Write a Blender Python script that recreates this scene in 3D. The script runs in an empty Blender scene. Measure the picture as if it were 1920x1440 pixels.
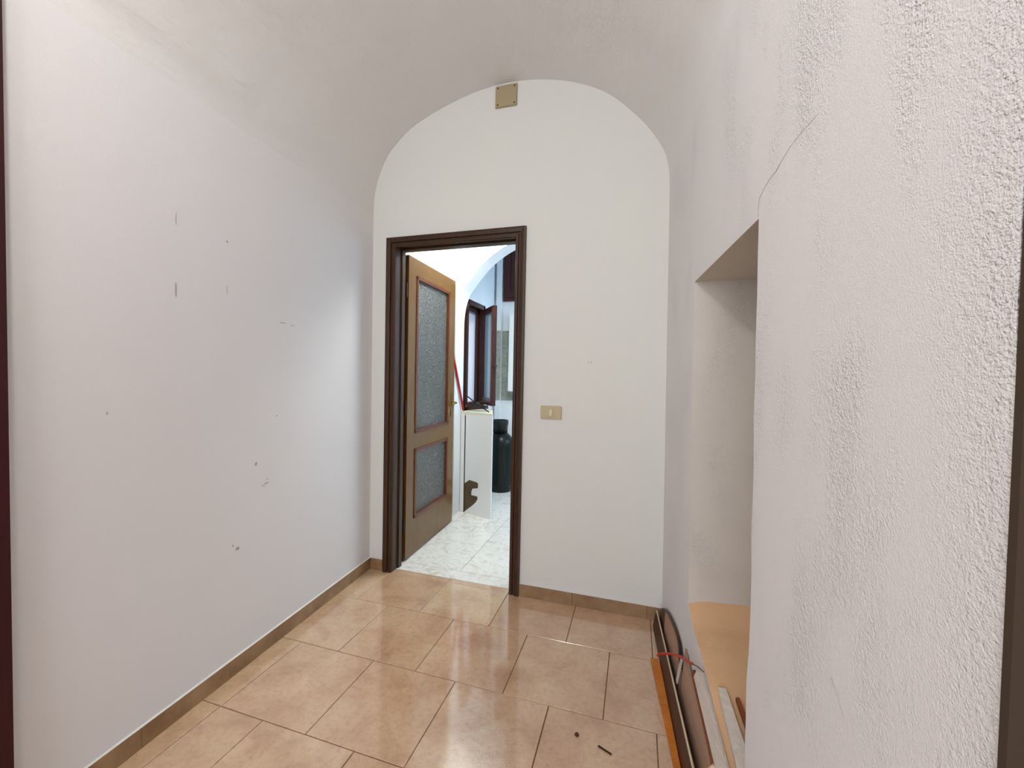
import bpy, bmesh, math, random
from mathutils import Vector, Matrix
random.seed(7)
S = bpy.context.scene
COL = S.collection

# ------------------------------------------------------------------ camera
CAM_H = 1.296
PITCH, ROLL, YAW = 0.0231, 0.0198, -0.2956
fw = Vector((math.sin(YAW)*math.cos(PITCH), math.cos(YAW)*math.cos(PITCH), -math.sin(PITCH)))
rt = Vector((math.cos(YAW), -math.sin(YAW), 0))
up = rt.cross(fw)
r2 = rt*math.cos(ROLL) + up*math.sin(ROLL)
u2 = -rt*math.sin(ROLL) + up*math.cos(ROLL)
cd = bpy.data.cameras.new('camera'); cam = bpy.data.objects.new('camera', cd); COL.objects.link(cam)
M = Matrix((r2, u2, -fw)).transposed().to_4x4(); M.translation = Vector((0, 0, CAM_H))
cam.matrix_world = M
cd.sensor_width = 36; cd.lens = 771.0/1920*36; cd.clip_start = 0.02
S.camera = cam

# ------------------------------------------------------------------ world, exposure, lamps
w = bpy.data.worlds.new('World'); S.world = w; w.use_nodes = True
bg = w.node_tree.nodes['Background']
bg.inputs[0].default_value = (0.62, 0.72, 1.0, 1); bg.inputs[1].default_value = 2.0
S.view_settings.view_transform = 'Standard'; S.view_settings.look = 'None'
S.view_settings.gamma = 1; S.view_settings.use_curve_mapping = False
S.view_settings.exposure = -0.06

def area(name, loc, to, sx, sy, power, col):
    l = bpy.data.lights.new(name, 'AREA'); l.shape = 'RECTANGLE'; l.size = sx; l.size_y = sy
    l.energy = power; l.color = col
    o = bpy.data.objects.new(name, l); COL.objects.link(o); o.location = loc
    o.rotation_euler = (Vector(to)-Vector(loc)).to_track_quat('-Z', 'Y').to_euler()
    return o
def bulb(name, loc, power, col, r):
    l = bpy.data.lights.new(name, 'POINT'); l.energy = power; l.color = col; l.shadow_soft_size = r
    o = bpy.data.objects.new(name, l); COL.objects.link(o); o.location = loc
    return o
WARM = (1.0, 0.93, 0.86)
bulb('hall_lamp', (-0.72, 0.05, 2.72), 30, (1.0, 0.975, 0.955), 0.09)
area('rear_fill_light', (-0.45, -2.5, 1.75), (-0.6, 2.0, 1.3), 1.7, 1.7, 42, (1.0, 0.985, 1.0))  # added fill from behind the camera, its window is unseen
bulb('kitchen_lamp', (-0.78, 3.02, 2.72), 64, (0.98, 1.0, 0.97), 0.20)
area('bay_fill_light', (1.30, 4.05, 1.9), (-1.6, 4.1, 1.9), 0.8, 1.2, 26, (0.42, 0.68, 1.0))  # added blue fill for the bay, set before a windowless wall

# ------------------------------------------------------------------ materials
def mat(name, col, rough=0.6, spec=0.3, metal=0.0):
    m = bpy.data.materials.new(name); m.use_nodes = True
    b = m.node_tree.nodes['Principled BSDF']
    b.inputs['Base Color'].default_value = (*col, 1); b.inputs['Roughness'].default_value = rough
    b.inputs['Specular IOR Level'].default_value = spec; b.inputs['Metallic'].default_value = metal
    return m
def srgb(r, g, b):
    f = lambda c: (c/255/12.92) if c/255 <= 0.04045 else ((c/255+0.055)/1.055)**2.4
    return (f(r), f(g), f(b))
def nd(m, t, **kw):
    n = m.node_tree.nodes.new(t)
    for k, v in kw.items(): setattr(n, k, v)
    return n
def ln(m, a, b): m.node_tree.links.new(a, b)
def coords(m, scale=(1, 1, 1), obj=False):
    if obj: src = nd(m, 'ShaderNodeTexCoord').outputs['Object']
    else: src = nd(m, 'ShaderNodeNewGeometry').outputs['Position']
    mp = nd(m, 'ShaderNodeMapping'); mp.inputs['Scale'].default_value = scale
    ln(m, src, mp.inputs['Vector']); return mp.outputs['Vector']
def noise(m, vec, scale, detail=4, rough=0.5, dist=0.0):
    n = nd(m, 'ShaderNodeTexNoise'); n.inputs['Scale'].default_value = scale
    n.inputs['Detail'].default_value = detail; n.inputs['Roughness'].default_value = rough
    n.inputs['Distortion'].default_value = dist
    ln(m, vec, n.inputs['Vector']); return n.outputs['Fac']
def ramp(m, fac, stops):
    r = nd(m, 'ShaderNodeValToRGB'); e = r.color_ramp.elements
    while len(e) < len(stops): e.new(0.5)
    for i, (p, c) in enumerate(stops):
        e[i].position = p; e[i].color = (*c, 1) if len(c) == 3 else c
    ln(m, fac, r.inputs['Fac']); return r.outputs['Color']
def mixc(m, fac, a, b, mode='MIX'):
    n = nd(m, 'ShaderNodeMix', data_type='RGBA', blend_type=mode)
    for s, v in ((n.inputs[0], fac), (n.inputs[6], a), (n.inputs[7], b)):
        if hasattr(v, 'is_linked'): ln(m, v, s)
        else: s.default_value = v if isinstance(v, float) else (*v, 1)
    return n.outputs[2]
def math_(m, op, a, b=0.0):
    n = nd(m, 'ShaderNodeMath', operation=op)
    for s, v in ((n.inputs[0], a), (n.inputs[1], b)):
        if hasattr(v, 'is_linked'): ln(m, v, s)
        else: s.default_value = v
    return n.outputs[0]
def bump(m, h, dist, strength=1.0, prev=None):
    n = nd(m, 'ShaderNodeBump'); n.inputs['Distance'].default_value = dist
    n.inputs['Strength'].default_value = strength
    ln(m, h, n.inputs['Height'])
    if prev: ln(m, prev, n.inputs['Normal'])
    return n.outputs['Normal']
def P(m): return m.node_tree.nodes['Principled BSDF']

def plaster(name, base, tint, grain=0.0006, rough_patch=0.0, wave=0.004, fine=420):
    m = mat(name, base, 0.92, 0.12)
    v = coords(m)
    c = ramp(m, noise(m, v, 1.6, 3), [(0.35, base), (0.68, tint)])
    ln(m, c, P(m).inputs['Base Color'])
    n1 = bump(m, noise(m, v, 2.2, 2), wave)
    n2 = bump(m, noise(m, v, fine, 2), grain, 1.0, n1)
    if name == 'plaster_vault':                    # trowel streaks running along the vault
        vs = coords(m, (1.0, 0.3, 1.0))
        n2 = bump(m, noise(m, vs, 13, 4, 0.6), 0.010, 1.0, n2)
    if rough_patch:
        v2 = coords(m, (1, 1, 0.38))
        mask = ramp(m, noise(m, v2, 6.5, 3, 0.55), [(0.45, (0, 0, 0)), (0.64, (1, 1, 1))])
        # the worn band beside the near corner of the wall
        sp = nd(m, 'ShaderNodeSeparateXYZ'); ln(m, v, sp.inputs[0])
        mr = nd(m, 'ShaderNodeMapRange'); ln(m, sp.outputs['Y'], mr.inputs['Value'])
        mr.inputs['From Min'].default_value = 0.56; mr.inputs['From Max'].default_value = 0.47
        mask = math_(m, 'MAXIMUM', mask, math_(m, 'MULTIPLY', mr.outputs[0], 0.8))
        g = math_(m, 'SUBTRACT', noise(m, v, 210, 2, 0.55), 0.5)
        n2 = bump(m, math_(m, 'MULTIPLY', mask, g), rough_patch, 1.0, n2)
        g = math_(m, 'SUBTRACT', noise(m, v, 110, 2, 0.5), 0.5)
        n2 = bump(m, math_(m, 'MULTIPLY', mask, g), rough_patch, 1.0, n2)
    ln(m, n2, P(m).inputs['Normal'])
    return m
M_wall = plaster('plaster_smooth', (0.745, 0.750, 0.685), (0.74, 0.738, 0.69))
M_left = plaster('plaster_left', (0.79, 0.775, 0.765), (0.785, 0.77, 0.77), wave=0.006)
M_right = plaster('plaster_rough', (0.765, 0.748, 0.73), (0.755, 0.74, 0.727), 0.0010, 0.0030, 0.004)
M_vault = plaster('plaster_vault', (0.78, 0.762, 0.735), (0.765, 0.75, 0.725), 0.0007, 0.0, 0.012)
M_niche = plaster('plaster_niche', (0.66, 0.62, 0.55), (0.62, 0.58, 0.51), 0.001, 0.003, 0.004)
M_kwall = plaster('plaster_kitchen', (0.82, 0.85, 0.86), (0.78, 0.82, 0.84))
M_sill = plaster('dusty_sill', srgb(220, 180, 140), srgb(198, 160, 120), 0.0018, 0.0, 0.01, 240)
M_room = mat('back_room_white', (0.78, 0.75, 0.72), 0.9, 0.1)

def tile_mat():
    m = mat('terracotta_tile', srgb(190, 158, 130), 0.3, 0.75)
    v = coords(m)
    oi = nd(m, 'ShaderNodeObjectInfo')
    big = noise(m, v, 5.0, 5, 0.6, 0.4)
    c1 = ramp(m, big, [(0.30, srgb(188, 150, 116)), (0.48, srgb(206, 174, 138)), (0.66, srgb(214, 186, 150))])
    c2 = ramp(m, big, [(0.30, srgb(182, 138, 106)), (0.5, srgb(198, 158, 124)), (0.7, srgb(206, 172, 138))])
    c = mixc(m, oi.outputs['Random'], c1, c2)
    fine = ramp(m, noise(m, v, 46, 6, 0.75), [(0.34, (0.78, 0.74, 0.70)), (0.52, (1, 1, 1))])
    c = mixc(m, 0.75, c, fine, 'MULTIPLY')
    ln(m, c, P(m).inputs['Base Color'])
    rr = ramp(m, noise(m, v, 9, 4), [(0.3, (0.13, 0.13, 0.13)), (0.7, (0.24, 0.24, 0.24))])
    ln(m, rr, P(m).inputs['Roughness']); P(m).inputs['Coat Weight'].default_value = 1.0; P(m).inputs['Coat Roughness'].default_value = 0.07; P(m).inputs['Coat IOR'].default_value = 1.85
    n = bump(m, noise(m, v, 24, 4), 0.0012)
    n = bump(m, noise(m, v, 190, 3), 0.0004, 1.0, n)
    ln(m, n, P(m).inputs['Normal'])
    return m
M_tile = tile_mat()
M_grout = mat('grout', srgb(128, 96, 70), 0.9, 0.1)
def marble():
    m = mat('marbled_tile', (0.8, 0.79, 0.75), 0.14, 0.5)
    v = coords(m)
    n = noise(m, v, 7, 6, 0.6, 2.2)
    c = ramp(m, n, [(0.34, srgb(222, 217, 204)), (0.5, srgb(236, 234, 227)), (0.68, srgb(208, 201, 184))])
    ln(m, c, P(m).inputs['Base Color']); return m
M_marble = marble()
def skirt():
    m = mat('skirting_tile', srgb(168, 140, 108), 0.4, 0.4)
    v = coords(m)
    c = ramp(m, noise(m, v, 9, 5, 0.6), [(0.35, srgb(134, 102, 68)), (0.65, srgb(162, 132, 98))])
    ln(m, c, P(m).inputs['Base Color']); return m
M_skirt = skirt()
def wood(name, a, b, rough=0.4, scale=(18, 18, 1.2), spec=0.4, bmp=0.0004):
    m = mat(name, a, rough, spec)
    v = coords(m, scale)
    n = noise(m, v, 5, 6, 0.65, 1.2)
    c = ramp(m, n, [(0.32, a), (0.66, b)])
    ln(m, c, P(m).inputs['Base Color'])
    ln(m, bump(m, n, bmp), P(m).inputs['Normal'])
    return m
M_frame = wood('dark_walnut', srgb(40, 24, 8), srgb(70, 42, 14), 0.38)
M_leaf = wood('brown_door_wood', srgb(98, 68, 28), srgb(118, 84, 40), 0.22)
M_bead = wood('reddish_bead', srgb(84, 40, 20), srgb(110, 58, 30), 0.35)
M_redframe = wood('dark_red_wood', srgb(46, 2, 2), srgb(58, 5, 3), 0.6)
M_win = wood('window_mahogany', srgb(40, 14, 7), srgb(66, 27, 15), 0.3)
M_cup = wood('cupboard_red_wood', srgb(52, 18, 9), srgb(76, 27, 14), 0.35)
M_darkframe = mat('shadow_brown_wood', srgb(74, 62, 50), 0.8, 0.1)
def glass_pattern():
    m = mat('patterned_glass', srgb(84, 88, 80), 0.2, 0.8)
    v = coords(m)
    wob = nd(m, 'ShaderNodeTexNoise'); wob.inputs['Scale'].default_value = 30; wob.inputs['Detail'].default_value = 1
    ln(m, v, wob.inputs['Vector'])
    vm = nd(m, 'ShaderNodeVectorMath', operation='MULTIPLY_ADD')
    ln(m, wob.outputs['Color'], vm.inputs[0]); vm.inputs[1].default_value = (0.02, 0.02, 0.02); ln(m, v, vm.inputs[2])
    vo = nd(m, 'ShaderNodeTexVoronoi', feature='F1'); vo.inputs['Scale'].default_value = 26
    vo.inputs['Randomness'].default_value = 0.45
    ln(m, vm.outputs[0], vo.inputs['Vector'])
    wv = nd(m, 'ShaderNodeMath', operation='SINE')
    ln(m, math_(m, 'MULTIPLY', vo.outputs['Distance'], 30.0), wv.inputs[0])
    nz = noise(m, v, 150, 3, 0.6, 1.0)
    h = math_(m, 'ADD', math_(m, 'MULTIPLY', wv.outputs[0], 0.28), nz)
    c = ramp(m, h, [(0.25, srgb(22, 25, 18)), (0.85, srgb(112, 116, 104))])
    ln(m, c, P(m).inputs['Base Color'])
    P(m).inputs['Coat Weight'].default_value = 1.0; P(m).inputs['Coat Roughness'].default_value = 0.12; P(m).inputs['Coat IOR'].default_value = 1.6
    b = bump(m, h, 0.0040)
    ln(m, b, P(m).inputs['Normal']); ln(m, b, P(m).inputs['Coat Normal'])
    return m
M_pglass = glass_pattern()
M_glass = mat('window_glass', srgb(150, 175, 180), 0.08, 0.8); P(M_glass).inputs['Transmission Weight'].default_value = 0.5
M_white = mat('white_paint', (0.82, 0.83, 0.80), 0.45, 0.4)
M_cream = mat('cream_top', srgb(226, 222, 196), 0.5, 0.3)
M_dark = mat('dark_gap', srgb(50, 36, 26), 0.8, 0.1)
M_black = mat('black_metal', (0.008, 0.009, 0.009), 0.4, 0.4, 0.2)
M_bottle = mat('black_green_steel', (0.003, 0.006, 0.004), 0.28, 0.3, 0.0)
M_rust = wood('brown_chip', srgb(74, 60, 38), srgb(112, 92, 74), 0.9, (30, 30, 30), 0.1, 0.002)
M_red = mat('red_plastic', srgb(196, 28, 18), 0.35, 0.5)
M_brass = mat('brass', srgb(150, 115, 60), 0.3, 0.5, 0.9)
M_steel = mat('steel', (0.5, 0.5, 0.5), 0.3, 0.5, 0.9)
M_sw = mat('beige_plastic', srgb(186, 172, 134), 0.35, 0.45)
M_sw2 = mat('pale_beige_plastic', srgb(208, 194, 162), 0.3, 0.45)
M_box = mat('old_beige_plastic', srgb(168, 154, 120), 0.45, 0.4)
M_hole = mat('screw_hole', srgb(70, 58, 32), 0.9, 0.1)
M_scuff = mat('grey_scuff', srgb(178, 168, 165), 0.9, 0.1)
M_crack = mat('crack_grey', srgb(168, 152, 146), 0.95, 0.05)
M_orange = wood('orange_batten', srgb(186, 104, 28), srgb(208, 128, 44), 0.4, (3, 3, 30))
M_boardA = wood('dark_board', srgb(44, 20, 8), srgb(72, 38, 20), 0.45, (3, 1.0, 18))
M_edge = mat('pale_edge', srgb(216, 196, 160), 0.4, 0.4)
M_boardB = wood('mauve_brown_board', srgb(156, 122, 100), srgb(180, 148, 128), 0.4, (3, 1.2, 20))
M_trimw = wood('white_moulding', srgb(214, 206, 196), srgb(196, 184, 172), 0.45, (3, 2, 20))
M_trimb = wood('brown_moulding', srgb(140, 74, 36), srgb(112, 56, 26), 0.45, (3, 2, 20))
M_wire = mat('red_insulation', srgb(186, 44, 30), 0.4, 0.4)
M_copper = mat('wire_end', srgb(110, 78, 50), 0.4, 0.4)
M_crumb = mat('beige_rubble', srgb(222, 196, 160), 0.9, 0.1)
def btile():
    m = mat('grey_backsplash', srgb(150, 155, 145), 0.22, 0.5)
    v = coords(m)
    c = ramp(m, noise(m, v, 14, 5, 0.7, 1.0), [(0.35, srgb(138, 142, 130)), (0.65, srgb(166, 170, 160))])
    ln(m, c, P(m).inputs['Base Color']); return m
M_btile = btile()

# ------------------------------------------------------------------ mesh helpers
def obj(name, bm_or_vf, m, parent=None, kind=None, smooth=False):
    me = bpy.data.meshes.new(name)
    if isinstance(bm_or_vf, bmesh.types.BMesh):
        bmesh.ops.recalc_face_normals(bm_or_vf, faces=bm_or_vf.faces[:])
        bm_or_vf.to_mesh(me); bm_or_vf.free()
    else:
        b = bmesh.new(); vs = [b.verts.new(v) for v in bm_or_vf[0]]
        for f in bm_or_vf[1]:
            try: b.faces.new([vs[i] for i in f])
            except ValueError: pass
        bmesh.ops.recalc_face_normals(b, faces=b.faces[:]); b.to_mesh(me); b.free()
    for p in me.polygons: p.use_smooth = smooth
    if m: me.materials.append(m)
    o = bpy.data.objects.new(name, me); COL.objects.link(o)
    if parent is not None:
        o.parent = parent
        o.matrix_parent_inverse = Matrix.Translation(parent.location).inverted() if parent.type == 'EMPTY' else Matrix.Identity(4)
    if kind: o['kind'] = kind
    return o
def box(bm, x0, x1, y0, y1, z0, z1, bev=0.0):
    r = bmesh.ops.create_cube(bm, size=1)
    bmesh.ops.scale(bm, vec=(x1-x0, y1-y0, z1-z0), verts=r['verts'])
    bmesh.ops.translate(bm, vec=((x0+x1)/2, (y0+y1)/2, (z0+z1)/2), verts=r['verts'])
    if bev:
        es = {e for v in r['verts'] for e in v.link_edges}
        bmesh.ops.bevel(bm, geom=list(es), offset=bev, segments=2, affect='EDGES')
def bx(*a, bev=0.0):
    bm = bmesh.new(); box(bm, *a, bev=bev); return bm
def prism(pts, z0, z1, bev=0.0):
    """pts: xy polygon extruded z0..z1"""
    bm = bmesh.new()
    a = [bm.verts.new((x, y, z0)) for x, y in pts]; b = [bm.verts.new((x, y, z1)) for x, y in pts]
    bm.faces.new(a[::-1]); top = bm.faces.new(b)
    n = len(pts)
    for i in range(n): bm.faces.new((a[i], a[(i+1) % n], b[(i+1) % n], b[i]))
    if bev: bmesh.ops.bevel(bm, geom=list(top.edges), offset=bev, segments=1, affect='EDGES')
    return bm
def hexa(q0, q1):
    """two quads of 4 points each -> closed solid"""
    bm = bmesh.new(); a = [bm.verts.new(p) for p in q0]; b = [bm.verts.new(p) for p in q1]
    bm.faces.new(a[::-1]); bm.faces.new(b)
    for i in range(len(q0)): j = (i+1) % len(q0); bm.faces.new((a[i], a[j], b[j], b[i]))
    return bm
def obox(c, ax, ay, az, sx, sy, sz):
    c, ax, ay, az = map(Vector, (c, ax, ay, az))
    ax, ay, az = ax.normalized()*sx/2, ay.normalized()*sy/2, az.normalized()*sz/2
    q = lambda s: [c-ax-ay+s*az, c+ax-ay+s*az, c+ax+ay+s*az, c-ax+ay+s*az]
    return hexa(q(-1), q(1))
def tube(pts, r, seg=10, r_end=None):
    bm = bmesh.new(); pts = [Vector(p) for p in pts]; rings = []
    for i, p in enumerate(pts):
        t = (pts[min(i+1, len(pts)-1)]-pts[max(i-1, 0)]).normalized()
        a = t.cross(Vector((0, 0, 1)));
        if a.length < 1e-3: a = t.cross(Vector((1, 0, 0)))
        a.normalize(); b = t.cross(a)
        rr = r if r_end is None else r+(r_end-r)*i/(len(pts)-1)
        rings.append([bm.verts.new(p+rr*(math.cos(k*2*math.pi/seg)*a+math.sin(k*2*math.pi/seg)*b)) for k in range(seg)])
    for R0, R1 in zip(rings, rings[1:]):
        for k in range(seg): bm.faces.new((R0[k], R0[(k+1) % seg], R1[(k+1) % seg], R1[k]))
    bm.faces.new(rings[0][::-1]); bm.faces.new(rings[-1]); return bm
def lathe(prof, cx, cy, seg=40):
    bm = bmesh.new(); rings = []
    for r, z in prof:
        rings.append([bm.verts.new((cx+r*math.cos(2*math.pi*k/seg), cy+r*math.sin(2*math.pi*k/seg), z)) for k in range(seg)])
    for R0, R1 in zip(rings, rings[1:]):
        for k in range(seg): bm.faces.new((R0[k], R0[(k+1) % seg], R1[(k+1) % seg], R1[k]))
    bm.faces.new(rings[0][::-1]); bm.faces.new(rings[-1]); return bm
def empty(name, loc, kind=None, label=None, cat=None, group=None):
    o = bpy.data.objects.new(name, None); COL.objects.link(o); o.location = loc; o.empty_display_size = 0.1
    if kind: o['kind'] = kind
    if label: tag(o, label, cat, group)
    return o
def tag(o, label, cat, group=None):
    o['label'] = label; o['category'] = cat
    if group: o['group'] = group
def spline(pts, n=8):
    out = []
    P_ = [Vector(p) for p in pts]; P_ = [2*P_[0]-P_[1]] + P_ + [2*P_[-1]-P_[-2]]
    for i in range(1, len(P_)-2):
        for k in range(n):
            t = k/n; a, b, c, d = P_[i-1:i+3]
            out.append(0.5*((2*b)+(c-a)*t+(2*a-5*b+4*c-d)*t*t+(3*b-a-3*c+d)*t**3))
    out.append(P_[-2]); return out

# ------------------------------------------------------------------ room geometry
YF = 2.305                     # far wall face
YM = 0.46                      # mouth of the passage
def XL(y): return -1.6625 + (YF-y)*0.0533
def XR(y, z=0.0): return 0.158 + (2.298-y)*0.0875 - 0.0095*z

def clip(poly, a, b, c):
    """keep a*x+b*y<=c"""
    out = []
    for i, p in enumerate(poly):
        q = poly[(i+1) % len(poly)]
        dp, dq = a*p[0]+b*p[1]-c, a*q[0]+b*q[1]-c
        if dp <= 0: out.append(p)
        if dp*dq < 0: t = dp/(dp-dq); out.append((p[0]+(q[0]-p[0])*t, p[1]+(q[1]-p[1])*t))
    return out

# --- floor: slab with every tile its own piece
floor = obj('floor', bx(-1.72, 0.9, -0.44, 2.35, -0.06, -0.004), M_grout, kind='structure')
T = 0.4001; J = 0.0016
def lay(x0, x1, y0, y1, mt, par, lims):
    p = [(x0+J, y0+J), (x1-J, y0+J), (x1-J, y1-J), (x0+J, y1-J)]
    for l in lims:
        p = clip(p, *l)
        if len(p) < 3: return
    A = abs(sum(p[i][0]*p[(i+1) % len(p)][1]-p[(i+1) % len(p)][0]*p[i][1] for i in range(len(p))))/2
    if A < 0.0008: return
    q = []
    for v in p:
        if not q or math.dist(v, q[-1]) > 1e-4: q.append(v)
    dz = random.uniform(-0.0006, 0.0004)
    bm = prism(q, -0.004, dz, 0.0012)
    obj('tile', bm, mt, par)
# half planes: left wall and right wall
limL = (-1, -0.0533, 1.6625-YF*0.0533-0.0005)      # x >= XL(y)
limR = (1, 0.0875, 0.158+2.298*0.0875+0.0005)      # x <= XR(y)
y_rows = [1.1656 + T*k for k in range(-4, 4)]
for i in range(len(y_rows)-1):
    y0, y1 = y_rows[i], y_rows[i+1]
    k = i-4                                        # row above L1 is k=0
    ph = -1.500 if k % 2 == 0 else -1.292
    xs = [ph + T*j for j in range(-1, 6)]
    if k == -1: xs = sorted(xs + [-1.5005])
    if k == 2: y1 = YF
    for a, b in zip(xs, xs[1:]):
        if y1 > YM: lay(a, b, max(y0, -0.43), y1, M_tile, floor, [limL, limR])
        else: lay(a, b, y0, y1, M_tile, floor, [])
    if k == 2:                                     # strip reaching into the doorway
        for a, b in zip(xs, xs[1:]):
            lay(max(a, -1.535), min(b, -0.696), YF-2*J, 2.352, M_tile, floor, []) if b > -1.48 and a < -0.70 else None
# kitchen floor
kfloor = obj('floor', bx(-1.72, 1.5, 2.35, 4.75, -0.06, -0.004), M_grout, kind='structure')
obj('threshold', bx(-1.535, -0.696, 2.3535, 2.458, -0.004, 0.0, bev=0.0008), M_marble, kfloor)
for i in range(6):
    for j in range(8):
        x0 = -1.50+0.42*(j-1); y0 = 2.46+0.42*i
        lay(x0-0.0+J*0, x0+0.42, y0, min(y0+0.42, 4.6), M_marble, kfloor, [(-1, 0, 1.615), (1, 0, 1.25)])

# --- back (far) wall with door opening
bm = bmesh.new()
DX0, DX1, DZ = -1.535, -0.680, 2.105
box(bm, -1.80, DX0, YF, 2.445, -0.05, DZ); box(bm, DX1, 0.70, YF, 2.445, -0.05, DZ)
box(bm, -1.80, 0.70, YF, 2.445, DZ, 3.15)
wall_back = obj('wall_back', bm, M_wall, kind='structure')

# --- vault
prof = [(-1.6625, 2.30), (-1.6605, 2.37), (-1.651, 2.458), (-1.632, 2.53), (-1.604, 2.60), (-1.568, 2.665), (-1.525, 2.717), (-1.425, 2.803), (-1.321, 2.860),
        (-1.179, 2.914), (-1.005, 2.963), (-0.836, 2.986), (-0.674, 2.985), (-0.502, 2.958), (-0.337, 2.905), (-0.191, 2.826),
        (-0.078, 2.725), (0.012, 2.625), (0.078, 2.528), (0.115, 2.450), (0.131, 2.37), (0.136, 2.30)]
pv = spline([(x, 0, z) for x, z in prof], 3)
verts, faces = [], []
ny = 30
for j in range(ny+1):
    y = YF+0.0 - (YF-YM)*j/ny
    xl, xr = XL(y), XR(y, 2.3)
    for i, p in enumerate(pv):
        t = (p.x+1.6625)/(0.136+1.6625)
        a = math.sin(i/(len(pv)-1)*math.pi)
        wob = a*0.008*(math.sin(y*3.1+i*0.4)*math.sin(i*0.55+y)) * min(1, j/14)
        groove = 0.022*math.exp(-((p.z-2.385-0.02*math.sin(3*y))/0.055)**2)*math.exp(-((y-1.35)/0.62)**2)*min(1, j/6)*(t < 0.5)
        verts.append((xl+t*(xr-xl)-groove, y, p.z+wob))
n = len(pv)
for j in range(ny):
    for i in range(n-1): faces.append((j*n+i, j*n+i+1, (j+1)*n+i+1, (j+1)*n+i))
me = bpy.data.meshes.new('ceiling'); me.from_pydata(verts, [], faces); me.materials.append(M_vault)
for p in me.polygons: p.use_smooth = True
vault = bpy.data.objects.new('ceiling', me); COL.objects.link(vault); vault['kind'] = 'structure'
bb = bmesh.new(); bb.from_mesh(me)
r = bmesh.ops.recalc_face_normals(bb, faces=bb.faces[:]); bb.to_mesh(me); bb.free()
up_ = 1 if me.polygons[(n-1)*(ny//2)+(n-1)//2].normal.z < 0 else -1
outer = [Vector(v.co) - up_*Vector(v.normal)*0.05 for v in me.vertices]
obj('outer_shell', (outer, faces), M_vault, vault)
# --- left wall
wall_left = obj('wall_left', hexa([(XL(YM), YM, -0.05), (XL(YF), YF, -0.05), (XL(YF), YF, 2.30), (XL(YM), YM, 2.30)],
                                   [(-1.80, YM, -0.05), (-1.80, YF, -0.05), (-1.80, YF, 2.30), (-1.80, YM, 2.30)]), M_left, kind='structure')
# --- right wall with the alcove
NF, NN, NT = 1.682, 1.050, 1.657
sill_edge = [(NF, 0.437), (1.60, 0.398), (1.46, 0.374), (1.385, 0.352), (1.30, 0.318), (1.19, 0.280), (1.11, 0.250), (NN, 0.236)]
def W(y, z): return Vector((XR(y, z), y, z))
verts, faces = [], []
def V(v): verts.append(tuple(v)); return len(verts)-1
XB = 0.62
yc = [YM, 0.75, NN] + [1.11, 1.19, 1.30, 1.385, 1.46, 1.60] + [NF, 2.0, YF]
sz = {y: z for y, z in sill_edge}
rows = {}
rnd = random.Random(3)
# jagged near edge of the alcove
near = []
for k in range(17):
    z = sz[NN] + (NT-sz[NN])*k/16
    near.append((NN + (rnd.uniform(-0.004, 0.004) if 0 < k < 16 else 0) + (0.012 if z < 0.62 and k > 0 else 0), z))
far = []
for k in range(15):
    z = sz[NF] + (NT-sz[NF])*k/14
    far.append((NF + (rnd.uniform(-0.0025, 0.0025) if 0 < k < 14 else 0) + (0.004 if z < 0.6 and k else 0), z))
# front face pieces as strips
def strip(lo, hi):
    ids0 = [V(W(*p)) for p in lo]; ids1 = [V(W(*p)) for p in hi]
    for i in range(len(lo)-1): faces.append((ids0[i], ids0[i+1], ids1[i+1], ids1[i]))
# near pier: from YM to near edge; rough edge at YM
edge = []
for k in range(70):
    z = -0.05 + 2.35*k/69
    edge.append((YM + rnd.uniform(-0.0025, 0.0025), z))
def interp(pts, z):
    for (a, za), (b, zb) in zip(pts, pts[1:]):
        if za <= z <= zb: return a+(b-a)*(z-za)/max(zb-za, 1e-6)
    return pts[0][0] if z < pts[0][1] else pts[-1][0]
strip(edge, [(interp(near, z) if sz[NN] <= z <= NT else NN, z) for _, z in edge])
strip([(NN, -0.05)] + [(y, -0.05) for y in yc if NN < y < NF] + [(NF, -0.05)], sorted([(y, z) for y, z in sill_edge]))
strip([(NN, NT), (NF, NT)], [(NN, 2.30), (NF, 2.30)])
strip([(p[0], p[1]) for p in far], [(2.0, z) for _, z in far])
strip([(NF, -0.05), (NF, sz[NF])], [(2.0, -0.05), (2.0, sz[NF])])
strip([(NF, NT), (NF, 2.30)], [(2.0, NT), (2.0, 2.30)])
strip([(2.0, -0.05), (2.0, sz[NF]), (2.0, NT), (2.0, 2.30)], [(YF, -0.05), (YF, sz[NF]), (YF, NT), (YF, 2.30)])
# outer shell
sh = [V((XB+0.1, YM, -0.05)), V((XB+0.1, YF, -0.05)), V((XB+0.1, YF, 2.30)), V((XB+0.1, YM, 2.30))]
faces.append((sh[0], sh[1], sh[2], sh[3]))
e0 = [V(W(*p)) for p in edge]
faces.append(tuple(e0 + [sh[3], sh[0]]))
wall_right = obj('wall_right', (verts, faces), M_right, kind='structure')
# alcove lining: jambs, head, back
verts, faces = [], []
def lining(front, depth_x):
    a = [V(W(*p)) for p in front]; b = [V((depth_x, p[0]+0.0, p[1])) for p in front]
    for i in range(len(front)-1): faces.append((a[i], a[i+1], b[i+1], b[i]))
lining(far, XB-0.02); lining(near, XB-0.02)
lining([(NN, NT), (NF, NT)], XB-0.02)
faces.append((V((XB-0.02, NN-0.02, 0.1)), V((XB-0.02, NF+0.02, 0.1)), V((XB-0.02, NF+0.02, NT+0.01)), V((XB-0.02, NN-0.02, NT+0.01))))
alc = obj('alcove_lining', (verts, faces), M_niche, wall_right)
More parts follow.
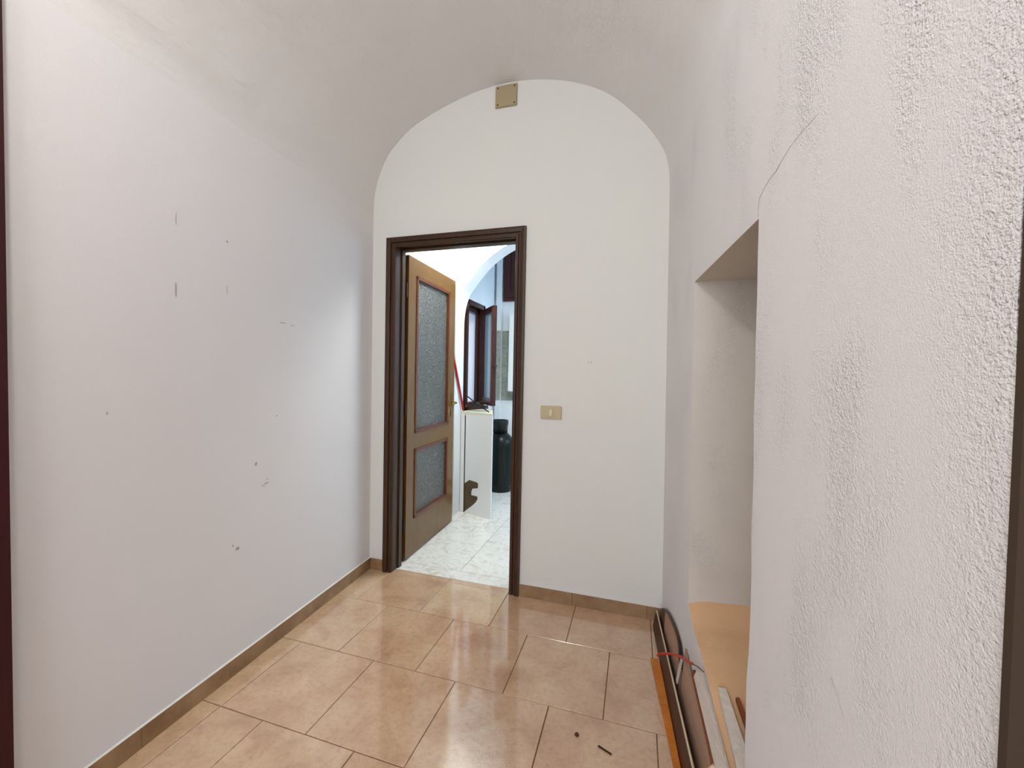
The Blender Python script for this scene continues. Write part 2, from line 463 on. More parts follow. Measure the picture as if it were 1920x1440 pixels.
# sill surface: uneven dusty slab
verts, faces = [], []
se = sorted(sill_edge); NX = 12; fine = []
for k in range(37):
    y = NN + (NF-NN)*k/36
    for (a, za), (b, zb) in zip(se, se[1:]):
        if a <= y <= b: fine.append((y, za+(zb-za)*(y-a)/(b-a))); break
for y, z in fine:
    for i in range(NX+1):
        t = i/NX; x = XR(y, z)+0.0 + (XB-0.02-XR(y, z))*t
        zz = z + 0.03*t + (rnd.uniform(-0.0025, 0.0025) if i else 0) + 0.012*math.exp(-((y-NF)/0.05)**2)*min(1, i)
        V((x, y, zz))
for j in range(len(fine)-1):
    for i in range(NX): q = j*(NX+1)+i; faces.append((q, q+1, q+NX+2, q+NX+1))
obj('sill', (verts, faces), M_sill, wall_right, smooth=True)
# hairline crack rising from the alcove corner
ck = spline([W(*p)+Vector((-0.0002, 0, 0)) for p in [(1.052, 1.660), (1.050, 1.697), (1.006, 1.715), (0.955, 1.722), (0.911, 1.732), (0.861, 1.737), (0.80, 1.735)]], 5)
ck = [p+Vector((0, rnd.uniform(-0.002, 0.002), rnd.uniform(-0.002, 0.002))) for p in ck]
obj('crack', tube(ck, 0.0009, 5, 0.0002), M_crack, wall_right)
obj('scratch', tube([W(0.719, 0.855)+Vector((-0.0003, 0, 0)), W(0.70, 0.84)+Vector((-0.0003, 0, 0)), W(0.684, 0.818)+Vector((-0.0003, 0, 0))], 0.0010, 5, 0.0003), M_scuff, wall_right)
# small scuffs on the left wall
def scuff(y, z, w, h, n=1, mt=M_scuff):
    pts = []
    rr = random.Random(int(y*1000+z*77))
    for k in range(9):
        a = 2*math.pi*k/9; s = rr.uniform(0.55, 1.1)
        pts.append((XL(y+w/2*math.cos(a)*s)+0.0, y+w/2*math.cos(a)*s, z+h/2*math.sin(a)*s))
    obj('scuff', hexa([(p[0]-0.002, p[1], p[2]) for p in pts], [(p[0]+0.0007, p[1], p[2]) for p in pts]), mt, wall_left)
M_scuff2 = mat('faint_scuff', srgb(186, 177, 174), 0.9, 0.1)
for a in [(1.068, 1.831, 0.004, 0.05), (1.068, 1.575, 0.008, 0.075), (1.269, 1.812, 0.010, 0.016), (1.269, 1.62, 0.004, 0.05),
          (1.56, 1.520, 0.05, 0.006), (1.62, 1.515, 0.04, 0.004), (1.413, 0.875, 0.012, 0.022), (1.472, 0.775, 0.030, 0.006), (1.455, 0.768, 0.03, 0.004),
          (1.475, 0.792, 0.02, 0.004), (1.32, 0.532, 0.022, 0.020), (1.300, 0.552, 0.008, 0.012), (1.53, 1.08, 0.006, 0.010), (0.86, 1.15, 0.006, 0.01)]:
    scuff(*a, mt=M_scuff if a[2] < 0.04 and a[3] < 0.05 else M_scuff2)
# small nail marks on the back wall
for x, z in ((-0.26, 1.37), (-0.245, 1.372)):
    obj('scuff', bx(x-0.004, x+0.004, YF-0.0005, YF+0.002, z-0.003, z+0.003), M_scuff2, wall_back)

# --- skirting boards
bl = obj('baseboard_left', hexa([(XL(YM), YM, 0), (XL(YF), YF, 0), (XL(YF), YF, 0.069), (XL(YM), YM, 0.069)],
                                 [(XL(YM)+0.004, YM, 0), (XL(YF)+0.004, YF, 0), (XL(YF)+0.004, YF, 0.069), (XL(YM)+0.004, YM, 0.069)]), M_grout, kind='structure')
ys = [YF-0.001, 2.10, 1.94, 1.61, 1.28, 0.95, YM+0.175]
for a, b in zip(ys, ys[1:]):
    y1, y0 = a-0.0007, b+0.0007
    q = lambda z, d: [(XL(y0)+0.003, y0, z), (XL(y1)+0.003, y1, z), (XL(y1)+d, y1, z), (XL(y0)+d, y0, z)]
    obj('tile', hexa(q(0.0, 0.011), q(0.070, 0.009)), M_skirt, bl)
# ridge of filler along the top
obj('filler_line', hexa([(XL(0.64), 0.64, 0.0695), (XL(YF), YF, 0.0695), (XL(YF)+0.008, YF, 0.070), (XL(0.64)+0.008, 0.64, 0.070)],
                         [(XL(0.64), 0.64, 0.0728), (XL(YF), YF, 0.0728), (XL(YF)+0.004, YF, 0.0722), (XL(0.64)+0.004, 0.64, 0.0722)]), M_wall, bl)
bbk = obj('baseboard_back', bx(-0.634, 0.150, YF-0.003, YF, 0, 0.069), M_grout, kind='structure')
for a, b in ((-0.634, -0.32), (-0.32, 0.08), (0.08, 0.153)):
    obj('tile', bx(a+0.0007, b-0.0007, YF-0.010, YF-0.002, 0, 0.070, bev=0.001), M_skirt, bbk)
obj('tile', bx(-1.648, -1.556, YF-0.010, YF-0.002, 0, 0.070, bev=0.001), M_skirt, bbk)
obj('filler_line', bx(-0.634, 0.150, YF-0.006, YF, 0.0702, 0.0735), M_wall, bbk)

# --- door with frame
door = empty('door_1', (-1.09, YF, 0), kind='structure')
IX0, IX1, IZ = -1.490, -0.694, 2.088
pr = [(0.0, 0.0), (0.0, 0.010), (0.006, 0.016), (0.018, 0.016), (0.022, 0.009), (0.028, 0.009), (0.032, 0.018), (0.052, 0.022), (0.061, 0.020), (0.063, 0.0)]
def casing(side):
    bm = bmesh.new(); A, B = [], []
    for o, d in pr:
        if side == 'L': a, b = (IX0-o, YF-d, 0.0), (IX0-o, YF-d, IZ+o)
        elif side == 'R': a, b = (IX1+o, YF-d, 0.0), (IX1+o, YF-d, IZ+o)
        else: a, b = (IX0-o, YF-d, IZ+o), (IX1+o, YF-d, IZ+o)
        A.append(bm.verts.new(a)); B.append(bm.verts.new(b))
    for i in range(len(pr)): j = (i+1) % len(pr); bm.faces.new((A[i], A[j], B[j], B[i]))
    bm.faces.new(A[::-1]); bm.faces.new(B); return bm
for s in 'LRT': obj('casing', casing(s), M_frame, door)
# jambs with a rebate
obj('jamb', bx(DX0, IX0, YF-0.004, 2.388, 0, DZ), M_frame, door)
obj('rebate_shade', bx(DX0, DX0+0.006, 2.388, 2.446, 0, DZ), M_dark, door)  # near-black strip: shade of the hinge gap painted in
obj('jamb', bx(IX1, DX1, YF-0.004, 2.452, 0, DZ), M_frame, door)
obj('head_jamb', bx(DX0, DX1, YF-0.004, 2.452, IZ+0.012, DZ+0.01), M_frame, door)
obj('door_stop', bx(IX0, IX0+0.010, YF+0.06, YF+0.095, 0, IZ+0.012), M_frame, door)
obj('door_stop', bx(IX1-0.008, IX1, YF+0.06, YF+0.095, 0, IZ+0.012), M_frame, door)
obj('door_stop', bx(IX0, IX1, YF+0.06, YF+0.095, IZ+0.002, IZ+0.012), M_frame, door)
# leaf, open into the kitchen
H0 = Vector((-1.490, 2.461, 0)); ld = Vector((-0.035, 1, 0)).normalized(); lnv = Vector((1, 0.035, 0)).normalized()
def L(s, d, z): return H0 + ld*s + lnv*d + Vector((0, 0, z))
def lbox(s0, s1, d0, d1, z0, z1):
    q = lambda z: [L(s0, d0, z), L(s1, d0, z), L(s1, d1, z), L(s0, d1, z)]
    return hexa(q(z0), q(z1))
LW = 0.80
def merge(bms):
    out = bmesh.new()
    for b in bms:
        me = bpy.data.meshes.new('t'); b.to_mesh(me); out.from_mesh(me); bpy.data.meshes.remove(me); b.free()
    return out
openings = [(0.108, 0.678, 0.868, 1.972), (0.108, 0.678, 0.262, 0.757)]
leaf = obj('door_leaf', merge([lbox(0, 0.108, -0.038, 0, 0.008, 2.088), lbox(0.678, LW, -0.038, 0, 0.008, 2.088),
     lbox(0.108, 0.678, -0.038, 0, 1.972, 2.088), lbox(0.108, 0.678, -0.038, 0, 0.757, 0.868), lbox(0.108, 0.678, -0.038, 0, 0.008, 0.262)]), M_leaf, door)
for (a, b, z0, z1) in openings:
    w_ = 0.022
    for q in ((a, b, z1-w_, z1), (a, b, z0, z0+w_), (a, a+w_, z0, z1), (b-w_, b, z0, z1)):
        obj('glazing_bead', lbox(q[0], q[1], -0.030, 0.006, q[2], q[3]), M_bead, leaf)
    obj('glass_pane', lbox(a+w_, b-w_, -0.021, -0.015, z0+w_, z1-w_), M_pglass, leaf)
hs = LW-0.045
hd = obj('door_handle', merge([tube([L(hs, 0.0, 1.045), L(hs, 0.045, 1.045), L(hs-0.02, 0.052, 1.045), L(hs-0.11, 0.052, 1.043)], 0.008, 8)]), M_brass, leaf, smooth=True)
obj('handle_plate', lbox(hs-0.02, hs+0.02, 0, 0.004, 0.93, 1.12), M_brass, leaf)
for z in (0.25, 1.05, 1.85): obj('hinge', tube([(-1.500, 2.450, z-0.05), (-1.500, 2.450, z+0.05)], 0.007, 8), M_frame, door)

# --- kitchen shell
kl = obj('wall_left', merge([bx(-1.95, -1.66, 2.445, 3.50, -0.05, 3.1)]), M_kwall, kind='structure')
# arch: wall between kitchen and window bay
ap = [(-1.574, 0.0), (-1.574, 1.70), (-1.570, 1.82), (-1.552, 1.93), (-1.515, 2.03), (-1.451, 2.12), (-1.380, 2.205), (-1.300, 2.285), (-1.197, 2.360), (-1.096, 2.415),
      (-0.95, 2.47), (-0.75, 2.515), (-0.5, 2.53), (-0.2, 2.51), (0.1, 2.43), (0.35, 2.28), (0.52, 2.08), (0.58, 1.8), (0.58, 0.0)]
apf = [ap[0]] + [(p.x, p.z) for p in spline([(x, 0, z) for x, z in ap[1:-1]], 4)] + [ap[-1]]
bm = bmesh.new(); A, B, A2, B2 = [], [], [], []
for x, z in apf:
    A.append(bm.verts.new((x, 3.40, z))); B.append(bm.verts.new((x, 3.585, z)))
    t = 1 if z > 1.7 else 0
    ox = (-1.70 if x < -0.5 else 1.30); 
    A2.append(bm.verts.new((x if 1.9 < z and -1.5 < x < 0.5 else ox, 3.40, 3.1 if 1.9 < z and -1.5 < x < 0.5 else z)))
    B2.append(bm.verts.new((A2[-1].co.x, 3.585, A2[-1].co.z)))
for i in range(len(apf)-1):
    bm.faces.new((A[i], A[i+1], B[i+1], B[i]))
    bm.faces.new((A[i], A[i+1], A2[i+1], A2[i])); bm.faces.new((B[i], B[i+1], B2[i+1], B2[i]))
# fill top corners
def q4(*p): bm.faces.new([bm.verts.new(v) for v in p])
iL = next(i for i, (x, z) in enumerate(apf) if z > 1.9 and x > -1.5)
iR = max(i for i, (x, z) in enumerate(apf) if z > 1.9 and x < 0.5)
for y, VV in ((3.40, A2), (3.585, B2)):
    bm.faces.new((VV[iL-1], VV[iL], bm.verts.new((-1.70, y, 3.1))))
    bm.faces.new((VV[iR], VV[iR+1], bm.verts.new((1.30, y, 3.1))))
wall_arch = obj('wall_arch', bm, M_kwall, kind='structure')
# bay left wall with window opening, bay end wall, kitchen right wall, ceiling
WY0, WY1, WZ0, WZ1 = 3.690, 4.110, 0.965, 1.975
bm = bmesh.new()
box(bm, -1.98, -1.625, 3.50, WY0, -0.05, 3.1); box(bm, -1.98, -1.625, WY1, 4.75, -0.05, 3.1)
box(bm, -1.98, -1.625, WY0, WY1, -0.05, WZ0); box(bm, -1.98, -1.625, WY0, WY1, WZ1, 3.1)
kbl = obj('wall_bay_left', bm, M_kwall, kind='structure')
kend = obj('wall_bay_end', bx(-1.98, 1.4, 4.60, 4.75, -0.05, 3.1), M_kwall, kind='structure')
obj('wall_right', bx(1.25+0.05, 1.45, 2.445, 3.60, -0.05, 3.1), M_kwall, kind='structure')
obj('wall_bay_right', bx(1.35, 1.45, 3.60, 4.60, -0.05, 3.1), M_kwall, kind='structure')
obj('ceiling', bx(-1.98, 1.45, 2.445, 4.75, 3.10, 3.2), M_kwall, kind='structure')
obj('baseboard_kitchen', bx(-1.66, -1.652, 2.50, 3.40, 0, 0.09), M_cream, kind='structure')
# corner duct with tiles
obj('duct', bx(-1.598, -1.530, 4.545, 4.60, 0.0, 3.1, bev=0.004), M_kwall, kend)
for r_ in range(4):
    z0 = 0.995+0.203*r_
    obj('tile', bx(-1.599, -1.529, 4.538, 4.545, z0, z0+0.200, bev=0.002), M_btile, kend)
    for c_ in range(4):
        x0 = -1.527+0.2025*c_
        obj('tile', bx(x0, x0+0.20, 4.590, 4.60, z0, z0+0.200, bev=0.002), M_btile, kend)

# --- window in the bay, one casement swung open
win = empty('window_1', (-1.60, 3.875, WZ0), kind='structure')
CX = -1.575
# casing around opening on the room face
for q in ((-1.626, CX, WY0-0.045, WY0+0.012, WZ0-0.05, WZ1+0.045), (-1.626, CX, WY1-0.012, WY1+0.035, WZ0-0.05, WZ1+0.045),
          (-1.626, CX, WY0-0.045, WY1+0.035, WZ1-0.004, WZ1+0.045), (-1.626, CX, WY0-0.045, WY1+0.035, WZ0-0.05, WZ0+0.004)):
    obj('window_casing', bx(*q, bev=0.003), M_win, win)
for q in ((-1.66, -1.628, WY0, WY0+0.010, WZ0, WZ1), (-1.66, -1.628, WY1-0.045, WY1, WZ0, WZ1), (-1.69, -1.628, WY0, WY1, WZ1-0.05, WZ1), (-1.69, -1.628, WY0, WY1, WZ0, WZ0+0.04)):
    obj('window_frame', bx(*q, bev=0.003), M_win, win)
# open casement
h0 = Vector((-1.560, 4.065, 0)); tip = Vector((-1.335, 3.775, 0)); cdv = (tip-h0).normalized(); CW = (tip-h0).length
cn = Vector((-cdv.y, cdv.x, 0))
def C(s, d, z): return h0+cdv*s+cn*d+Vector((0, 0, z))
def cb(s0, s1, d0, d1, z0, z1):
    q = lambda z: [C(s0, d0, z), C(s1, d0, z), C(s1, d1, z), C(s0, d1, z)]
    return hexa(q(z0), q(z1))
cz0, cz1 = 0.985, 1.962
casem = obj('casement', merge([cb(0, 0.055, -0.02, 0.02, cz0, cz1), cb(CW-0.065, CW, -0.02, 0.02, cz0, cz1),
      cb(0.055, CW-0.065, -0.02, 0.02, cz1-0.06, cz1), cb(0.055, CW-0.065, -0.02, 0.02, cz0, cz0+0.07)]), M_win, win)
obj('glass_pane', cb(0.055, CW-0.065, -0.004, 0.004, cz0+0.07, cz1-0.06), M_glass, casem)
obj('edge_bead', merge([cb(CW-0.028, CW-0.020, -0.026, -0.02, cz0+0.02, cz1-0.02)]), M_bead, casem)
obj('window_handle', merge([tube([C(CW-0.01, 0.0, 1.365), C(CW+0.045, 0.0, 1.365), C(CW+0.085, -0.005, 1.385)], 0.008, 8)]), M_black, casem)

# --- things in the kitchen
def ray_ang(): pass
# white cabinet under the window
FL, FR = Vector((-1.566, 3.547)), Vector((-1.216, 3.440))
fd = (FR-FL).normalized(); fnv = Vector((fd.y, -fd.x))      # pointing to the camera
cab = empty('cabinet', (-1.40, 3.60, 0), label='white low cabinet with brown damage on its face, under the kitchen window', cat='cabinet')
plan = [FL, FR, Vector((-1.372, 3.86)), Vector((-1.566, 3.86))]
g0, g1 = FL+fd*0.022, FL+fd*0.034
obj('body', prism([tuple(p) for p in plan], 0.0, 0.925), M_white, cab)
def fb(s0, s1, z0, z1, t0=0.0005, t1=0.012, bev=0.003):
    p = [FL+fd*s0+fnv*t0, FL+fd*s1+fnv*t0, FL+fd*s1+fnv*t1, FL+fd*s0+fnv*t1]
    return prism([tuple(v) for v in p], z0, z1)
FWd = (FR-FL).length
obj('side_strip', fb(0, 0.044, 0.0, 0.93), M_white, cab)
obj('front_panel', fb(0.060, FWd, 0.0, 0.93), M_white, cab)
obj('gap', fb(0.044, 0.060, 0.0, 0.905, 0.0005, 0.006), M_dark, cab)
b = prism([tuple(FL+fnv*0.013), tuple(FR+fnv*0.013), (-1.370, 3.862), (-1.567, 3.862)], 0.926, 0.943)
obj('top', b, M_cream, cab)
# irregular brown chip on the face
chip = [((px-863)/158.0, max(0.0, (958+(px-863)*0.26-py)/200.0)) for px, py in
        [(872.6, 905), (881, 899.8), (893.6, 904.3), (897.4, 907), (897.4, 915.4), (893, 916), (887.4, 916), (885.3, 921.7), (885.3, 928), (896.4, 931),
         (897, 935.5), (893.6, 941.8), (886.7, 948), (878.3, 954), (872.6, 958.5)]]
def fp(s, z, d): v = FL+fd*s+fnv*d; return (v.x, v.y, z)
obj('chipped_patch', hexa([fp(s, z, 0.0105) for s, z in chip], [fp(s, z, 0.0135) for s, z in chip]), M_rust, cab)
# gas bottle
gx, gy = -1.447, 4.365
gb = empty('gas_bottle', (gx, gy, 0), label='black gas bottle standing on the kitchen floor behind the white cabinet', cat='gas bottle')
R = 0.150
obj('body', lathe([(0.05, 0.035), (R-0.03, 0.035), (R-0.006, 0.06), (R, 0.09), (R, 0.50), (R-0.004, 0.545), (R-0.02, 0.585), (R-0.055, 0.625), (0.06, 0.650), (0.03, 0.655)], gx, gy), M_bottle, gb, smooth=True)
obj('foot_ring', lathe([(R-0.03, 0.0), (R-0.018, 0.0), (R-0.018, 0.07), (R-0.03, 0.07)], gx, gy), M_bottle, gb, smooth=True)
obj('collar', lathe([(0.075, 0.640), (0.082, 0.640), (0.086, 0.725), (0.092, 0.735), (0.092, 0.775), (0.086, 0.785), (0.078, 0.785), (0.070, 0.70)], gx-0.01, gy), M_black, gb, smooth=True)
obj('valve', tube([(gx, gy, 0.65), (gx, gy, 0.74)], 0.018, 10), M_brass, gb)
tg = obj('brass_fitting', bx(gx-0.165+0.10, gx-0.045, gy-0.158, gy-0.142, 0.23, 0.255, bev=0.003), M_brass, gb)
# red broom handle
hb = obj('broom_handle', tube([(-1.552, 3.545, 0.956), (-1.562, 3.385, 1.346), (-1.569, 3.29, 1.58)], 0.0105, 10), M_red, smooth=True)
tag(hb, 'red pole leaning beside the door edge, on top of the white cabinet', 'pole')
# dark wooden slats and crossed rods on the cabinet
s1 = obj('wooden_slat', obox((-1.455, 3.66, 0.974), (0.95, -0.28, 0.10), (0.28, 0.95, 0), (0, 0, 1), 0.22, 0.05, 0.035), M_frame)
tag(s1, 'thick dark wooden offcut lying on the white cabinet', 'wood piece')
s2 = obj('wooden_slat', obox((-1.460, 3.64, 1.025), (0.95, -0.28, 0.22), (0.28, 0.95, 0), (-0.2, 0, 1), 0.24, 0.022, 0.014), M_frame)
tag(s2, 'thin dark wooden slat propped over the offcut on the white cabinet', 'wood piece')
rod = empty('metal_rod', (-1.42, 3.58, 0.945), label='thin black crossed rods with a dark hub, above the white cabinet top', cat='rod')
obj('rod', tube([(-1.525, 3.57, 1.085), (-1.40, 3.53, 1.010), (-1.28, 3.50, 0.952)], 0.006, 8), M_black, rod)
obj('rod', tube([(-1.50, 3.55, 0.985), (-1.40, 3.53, 1.010), (-1.33, 3.53, 1.02)], 0.006, 8), M_black, rod)
bm = bmesh.new(); bmesh.ops.create_uvsphere(bm, u_segments=14, v_segments=8, radius=0.026); bmesh.ops.translate(bm, vec=(-1.40, 3.53, 1.01), verts=bm.verts)
obj('hub', bm, M_black, rod, smooth=True)
# cupboard high on the bay end wall
cu = empty('wall_cupboard', (-1.2, 4.59, 2.15), label='dark red wooden cupboard high on the kitchen end wall', cat='cupboard')
obj('frame', merge([bx(-1.515, -1.475, 4.56, 4.60, 2.145, 2.86), bx(-0.94, -0.90, 4.56, 4.60, 2.145, 2.86), bx(-1.475, -0.94, 4.56, 4.60, 2.145, 2.185), bx(-1.475, -0.94, 4.56, 4.60, 2.82, 2.86)]), M_cup, cu)
for a, b_ in ((-1.473, -1.209), (-1.206, -0.942)):
    d = obj('door', merge([bx(a, a+0.04, 4.55, 4.58, 2.188, 2.817), bx(b_-0.04, b_, 4.55, 4.58, 2.188, 2.817), bx(a+0.04, b_-0.04, 4.55, 4.58, 2.188, 2.235), bx(a+0.04, b_-0.04, 4.55, 4.58, 2.77, 2.817), bx(a+0.04, b_-0.04, 4.565, 4.58, 2.235, 2.77)]), M_cup, cu)
# white wall unit
wu = empty('wall_heater', (-1.25, 4.589, 1.09), label='white boxy wall unit hung on the grey kitchen tiles', cat='heater')
obj('body', bx(-1.412, -1.02, 4.47, 4.588, 1.10, 2.00, bev=0.01), M_white, wu)
obj('lower_panel', bx(-1.41, -1.022, 4.462, 4.47, 1.105, 1.32, bev=0.003), M_white, wu)

# --- fittings on the back wall
sw = empty('light_switch', (-0.465, YF, 1.085), label='beige rectangular light switch on the wall right of the doorway', cat='light switch')
obj('plate', bx(-0.526, -0.404, YF-0.009, YF, 1.046, 1.122, bev=0.003), M_sw, sw)
obj('frame', bx(-0.487, -0.445, YF-0.0105, YF-0.008, 1.056, 1.112, bev=0.001), M_sw, sw)
obj('rocker', hexa([(-0.473, YF-0.009, 1.066), (-0.457, YF-0.009, 1.066), (-0.457, YF-0.009, 1.100), (-0.473, YF-0.009, 1.100)],
                   [(-0.473, YF-0.020, 1.067), (-0.457, YF-0.020, 1.067), (-0.457, YF-0.012, 1.100), (-0.473, YF-0.012, 1.100)]), M_sw2, sw)
jb = empty('junction_box', (-0.769, YF, 2.91), label='square beige junction box cover at the top of the arched wall', cat='junction box')
jx0, jx1, jz0, jz1 = -0.836, -0.703, 2.848, 2.975
obj('cover', bx(jx0, jx1, YF-0.010, YF, jz0, jz1, bev=0.004), M_box, jb)
for x in (jx0+0.016, jx1-0.016):
    for z in (jz0+0.016, jz1-0.016):
        obj('screw', tube([(x, YF-0.0115, z), (x, YF-0.006, z)], 0.0042, 10), M_hole, jb)

# --- boards and trims stacked along the right wall
wd = Vector((-0.0872, 0.9962, 0))                       # direction of the right wall
wn = Vector((-0.9962, -0.0872, 0))                      # out of the wall
def G(y, off, z):                                       # point at depth y, off metres in front of the wall
    return Vector((XR(y, z), y, z)) + Vector((-off, 0, 0))
def plank(ya, yb, o0, o1, z0, z1):
    """o0/o1: offset of the wall side / room side"""
    return hexa([G(ya, o0, z0), G(yb, o0, z0), G(yb, o0, z1), G(ya, o0, z1)], [G(ya, o1, z0), G(yb, o1, z0), G(yb, o1, z1), G(ya, o1, z1)])
bt = obj('batten', hexa([G(1.97, 0.058, 0.0005), G(0.98, 0.068, 0.0005), G(0.98, 0.068, 0.010), G(1.97, 0.058, 0.010)],
                        [G(1.97, 0.096, 0.0005), G(0.98, 0.076, 0.0005), G(0.98, 0.076, 0.010), G(1.97, 0.096, 0.010)]), M_orange)
tag(bt, 'thin orange wooden batten lying flat on the floor tiles', 'batten')
ba = empty('board', (0.16, 1.6, 0), label='dark brown board standing on its long edge, with a pale top edge', cat='board', group=None)
obj('panel', hexa([G(2.24, 0.044, 0.0005), G(0.98, 0.052, 0.0005), G(0.98, 0.050, 0.134), G(2.24, 0.029, 0.085)],
                  [G(2.24, 0.054, 0.0005), G(0.98, 0.066, 0.0005), G(0.98, 0.060, 0.134), G(2.24, 0.038, 0.085)]), M_boardA, ba)
obj('pale_edge', hexa([G(2.24, 0.0325, 0.0852), G(0.98, 0.054, 0.1342), G(0.98, 0.054, 0.1358), G(2.24, 0.0325, 0.0868)],
                      [G(2.24, 0.0385, 0.0852), G(0.98, 0.0605, 0.1342), G(0.98, 0.0605, 0.1358), G(2.24, 0.0385, 0.0868)]), M_edge, ba)
# curved panel at the far end
def leanp(y, z, base=0.0):                              # a plane leaning against the wall
    off = 0.014*(1-z/0.28)+0.0035
    return G(y, off, z)
arc = [(2.20, 0.003), (2.20, 0.10), (2.165, 0.140), (2.06, 0.185), (1.956, 0.210), (1.834, 0.225), (1.766, 0.214), (1.74, 0.180), (1.72, 0.150), (1.715, 0.003)]
arcs = [(p.x, p.y) for p in spline([(a, b_, 0) for a, b_ in arc[1:-1]], 5)]; arcs = [arc[0]] + arcs + [arc[-1]]
cp = empty('curved_panel', (0.19, 1.95, 0), label='brown panel with a rounded top, leaning on the wall near the corner', cat='panel')
obj('panel', hexa([leanp(y, z) for y, z in arcs], [leanp(y, z)+Vector((-0.008, 0, 0)) for y, z in arcs]), M_boardB, cp)
rim = [p for p in arcs if p[1] > 0.1]
obj('rim', tube([leanp(y, z)+Vector((-0.005, 0, 0)) for y, z in rim], 0.006, 8), M_boardA, cp)
obj('corner_cap', hexa([leanp(y, z)+Vector((-0.0085, 0, 0)) for y, z in [(2.205, 0.05), (2.205, 0.105), (2.165, 0.145), (2.10, 0.175), (2.09, 0.05)]],
                       [leanp(y, z)+Vector((-0.0115, 0, 0)) for y, z in [(2.205, 0.05), (2.205, 0.105), (2.165, 0.145), (2.10, 0.175), (2.09, 0.05)]]), M_boardA, cp)
# leaning wide board
bB = obj('board', hexa([G(1.690, 0.0265, 0.003), G(0.98, 0.038, 0.003), G(0.98, 0.022, 0.150), G(1.690, 0.002, 0.256)],
                       [G(1.690, 0.0295, 0.003), G(0.98, 0.042, 0.003), G(0.98, 0.027, 0.152), G(1.690, 0.006, 0.258)]), M_boardB)
tag(bB, 'wide dull brown board leaning against the rough wall, behind the dark board', 'board')
st = obj('strap', hexa([G(1.700, 0.030, 0.110), G(1.700, 0.012, 0.212), G(1.692, 0.012, 0.212), G(1.692, 0.030, 0.110)],
                        [G(1.712, 0.034, 0.110), G(1.712, 0.016, 0.215), G(1.690, 0.016, 0.215), G(1.690, 0.034, 0.110)]), M_trimw)
tag(st, 'small white strip across the joint of the two brown panels', 'strip')
def bar(p, q, wv, t, m, name, label, cat='moulding', group=None):
    p, q = Vector(p), Vector(q); ax = (q-p); L_ = ax.length
    side = Vector(wv[0]); 
    o = obj(name, obox((p+q)/2, ax, side, ax.cross(side), L_, wv[1], t), m)
    tag(o, label, cat, group); return o
bar(G(1.525, 0.012, 0.279), G(0.98, 0.013, 0.166), ((0.3, 0, 1), 0.022), 0.008, M_trimb, 'moulding', 'narrow reddish-brown moulding between the brown board and the white trims')
bar(G(1.480, 0.011, 0.312), G(0.98, 0.011, 0.198), ((0.35, 0, 1), 0.036), 0.008, M_trimw, 'moulding', 'lower white painted moulding leaning under the alcove edge')
bar(G(1.435, 0.010, 0.345), G(0.98, 0.010, 0.233), ((0.35, 0, 1), 0.028), 0.008, M_trimw, 'moulding', 'upper white painted moulding, touching the alcove edge')
# board lying on the sill
def sz_at(y):
    for (a, za), (b_, zb) in zip(se, se[1:]):
        if a <= y <= b_: return za+(zb-za)*(y-a)/(b_-a)
    return se[0][1]
q0 = [Vector((XR(1.36)+0.018, 1.36, sz_at(1.36)+0.006)), Vector((XR(1.06)+0.012, 1.06, sz_at(1.06)+0.006)), Vector((XR(1.06)+0.060, 1.06, sz_at(1.06)+0.010)), Vector((XR(1.36)+0.040, 1.36, sz_at(1.36)+0.008))]
sb = obj('board', hexa(q0, [v+Vector((0, 0, 0.012)) for v in q0]), M_trimw)
tag(sb, 'short whitish board lying on the dusty alcove sill', 'board')
q0 = [Vector((XR(1.34)+0.060, 1.34, sz_at(1.34)+0.010)), Vector((XR(1.10)+0.075, 1.10, sz_at(1.10)+0.012)), Vector((XR(1.10)+0.100, 1.10, sz_at(1.10)+0.014)), Vector((XR(1.34)+0.070, 1.34, sz_at(1.34)+0.011))]
sb = obj('batten', hexa(q0, [v+Vector((0, 0, 0.012)) for v in q0]), M_trimb)
tag(sb, 'slim brown batten lying on the dusty alcove sill', 'batten')
# red cable
wp = [(0.112, 1.83, 0.118), (0.135, 1.80, 0.150), (0.170, 1.735, 0.195), (0.186, 1.62, 0.262), (0.194, 1.535, 0.308), (0.202, 1.490, 0.332)]
rc = empty('cable', (0.19, 1.7, 0.12), label='thin red cable arching over the brown boards', cat='cable')
obj('insulation', tube(spline(wp, 6), 0.0048, 8), M_wire, rc, smooth=True)
obj('bare_end', tube(spline([wp[-1], (0.212, 1.44, 0.358), (0.222, 1.39, 0.378)], 4), 0.0022, 6), M_copper, rc)
# loose plaster bits
def rock(c, r, seed):
    bm = bmesh.new(); bmesh.ops.create_icosphere(bm, subdivisions=2, radius=r); q = random.Random(seed)
    for v in bm.verts: v.co *= q.uniform(0.75, 1.2); v.co.z *= 0.6; v.co += Vector(c)
    return bm
rk = obj('plaster_lump', rock((0.235, 1.225, 0.215), 0.020, 3), M_crumb); tag(rk, 'crumpled beige lump wedged beside the white mouldings', 'debris')
for i, (x, y) in enumerate(((0.435, 1.664), (0.452, 1.640), (0.444, 1.60))):
    rk = obj('plaster_lump', rock((x, y, sz_at(min(y, 1.68))+0.034), 0.013, 10+i), M_trimb)
    tag(rk, ('farthest', 'middle', 'nearest')[i]+' of the three orange-brown rubble bits on the alcove sill', 'debris', 'rubble on the alcove sill')
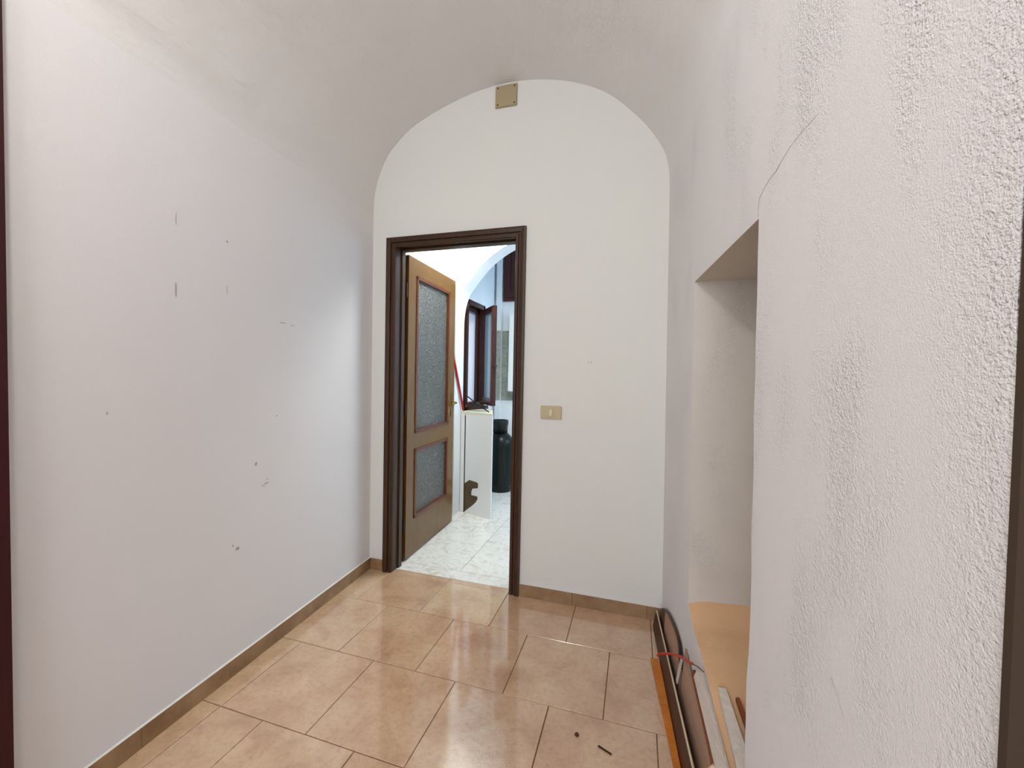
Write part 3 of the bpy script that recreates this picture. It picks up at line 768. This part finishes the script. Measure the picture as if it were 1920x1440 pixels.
# little debris on the floor
d1 = obj('floor_debris', rock((-0.175, 1.467, 0.003), 0.008, 21), M_boardA); tag(d1, 'tiny brown crumb on the near floor tile', 'debris')
d2 = obj('wood_splinter', obox((-0.075, 1.435, 0.0025), (1, -0.42, 0), (0.42, 1, 0), (0, 0, 1), 0.05, 0.004, 0.003), M_dark); tag(d2, 'thin dark splinter lying on the near floor tile', 'splinter')

# --- frame of the doorway the camera stands in
d2_ = empty('door_2', (-0.6, 0.5, 0), kind='structure')
obj('casing', hexa([(-1.64, 0.50, 0), (-1.524, 0.50, 0), (-1.524, 0.63, 0), (-1.64, 0.63, 0)],
                    [(-1.64, 0.50, 2.95), (-1.560, 0.50, 2.95), (-1.560, 0.63, 2.95), (-1.64, 0.63, 2.95)]), M_redframe, d2_)
obj('casing', bx(0.306, 0.42, 0.448, 0.4570, 0, 2.95), M_darkframe, d2_)  # dark strip: shade at the wall's end put into its colour

# --- the room behind the camera
obj('wall_front', merge([bx(-2.6, -1.9, -2.75, -2.6, 0, 3.1), bx(0.6, 1.8, -2.75, -2.6, 0, 3.1), bx(-1.9, 0.6, -2.75, -2.6, 0, 0.8), bx(-1.9, 0.6, -2.75, -2.6, 2.7, 3.1)]), M_room, kind='structure')
obj('wall_rear_left', bx(-2.7, -2.6, -2.75, 0.46, 0, 3.1), M_room, kind='structure')
obj('wall_rear_right', bx(1.8, 1.9, -2.75, 0.46, 0, 3.1), M_room, kind='structure')
obj('ceiling', bx(-2.7, 1.9, -2.75, 0.46, 3.1, 3.2), M_room, kind='structure')
obj('floor', bx(-2.7, 1.9, -2.75, -0.44, -0.06, 0.0), M_tile, kind='structure')
obj('floor', merge([bx(-2.7, -1.72, -0.44, 0.46, -0.06, 0.0), bx(0.9, 1.9, -0.44, 0.46, -0.06, 0.0)]), M_tile, kind='structure')
obj('wall_rear_back', merge([bx(-2.7, -1.66, 0.46, 0.56, 0, 3.1), bx(0.72, 1.9, 0.46, 0.56, 0, 3.1), bx(-1.70, 0.78, 0.40, 0.46, 2.95, 3.1)]), M_room, kind='structure')
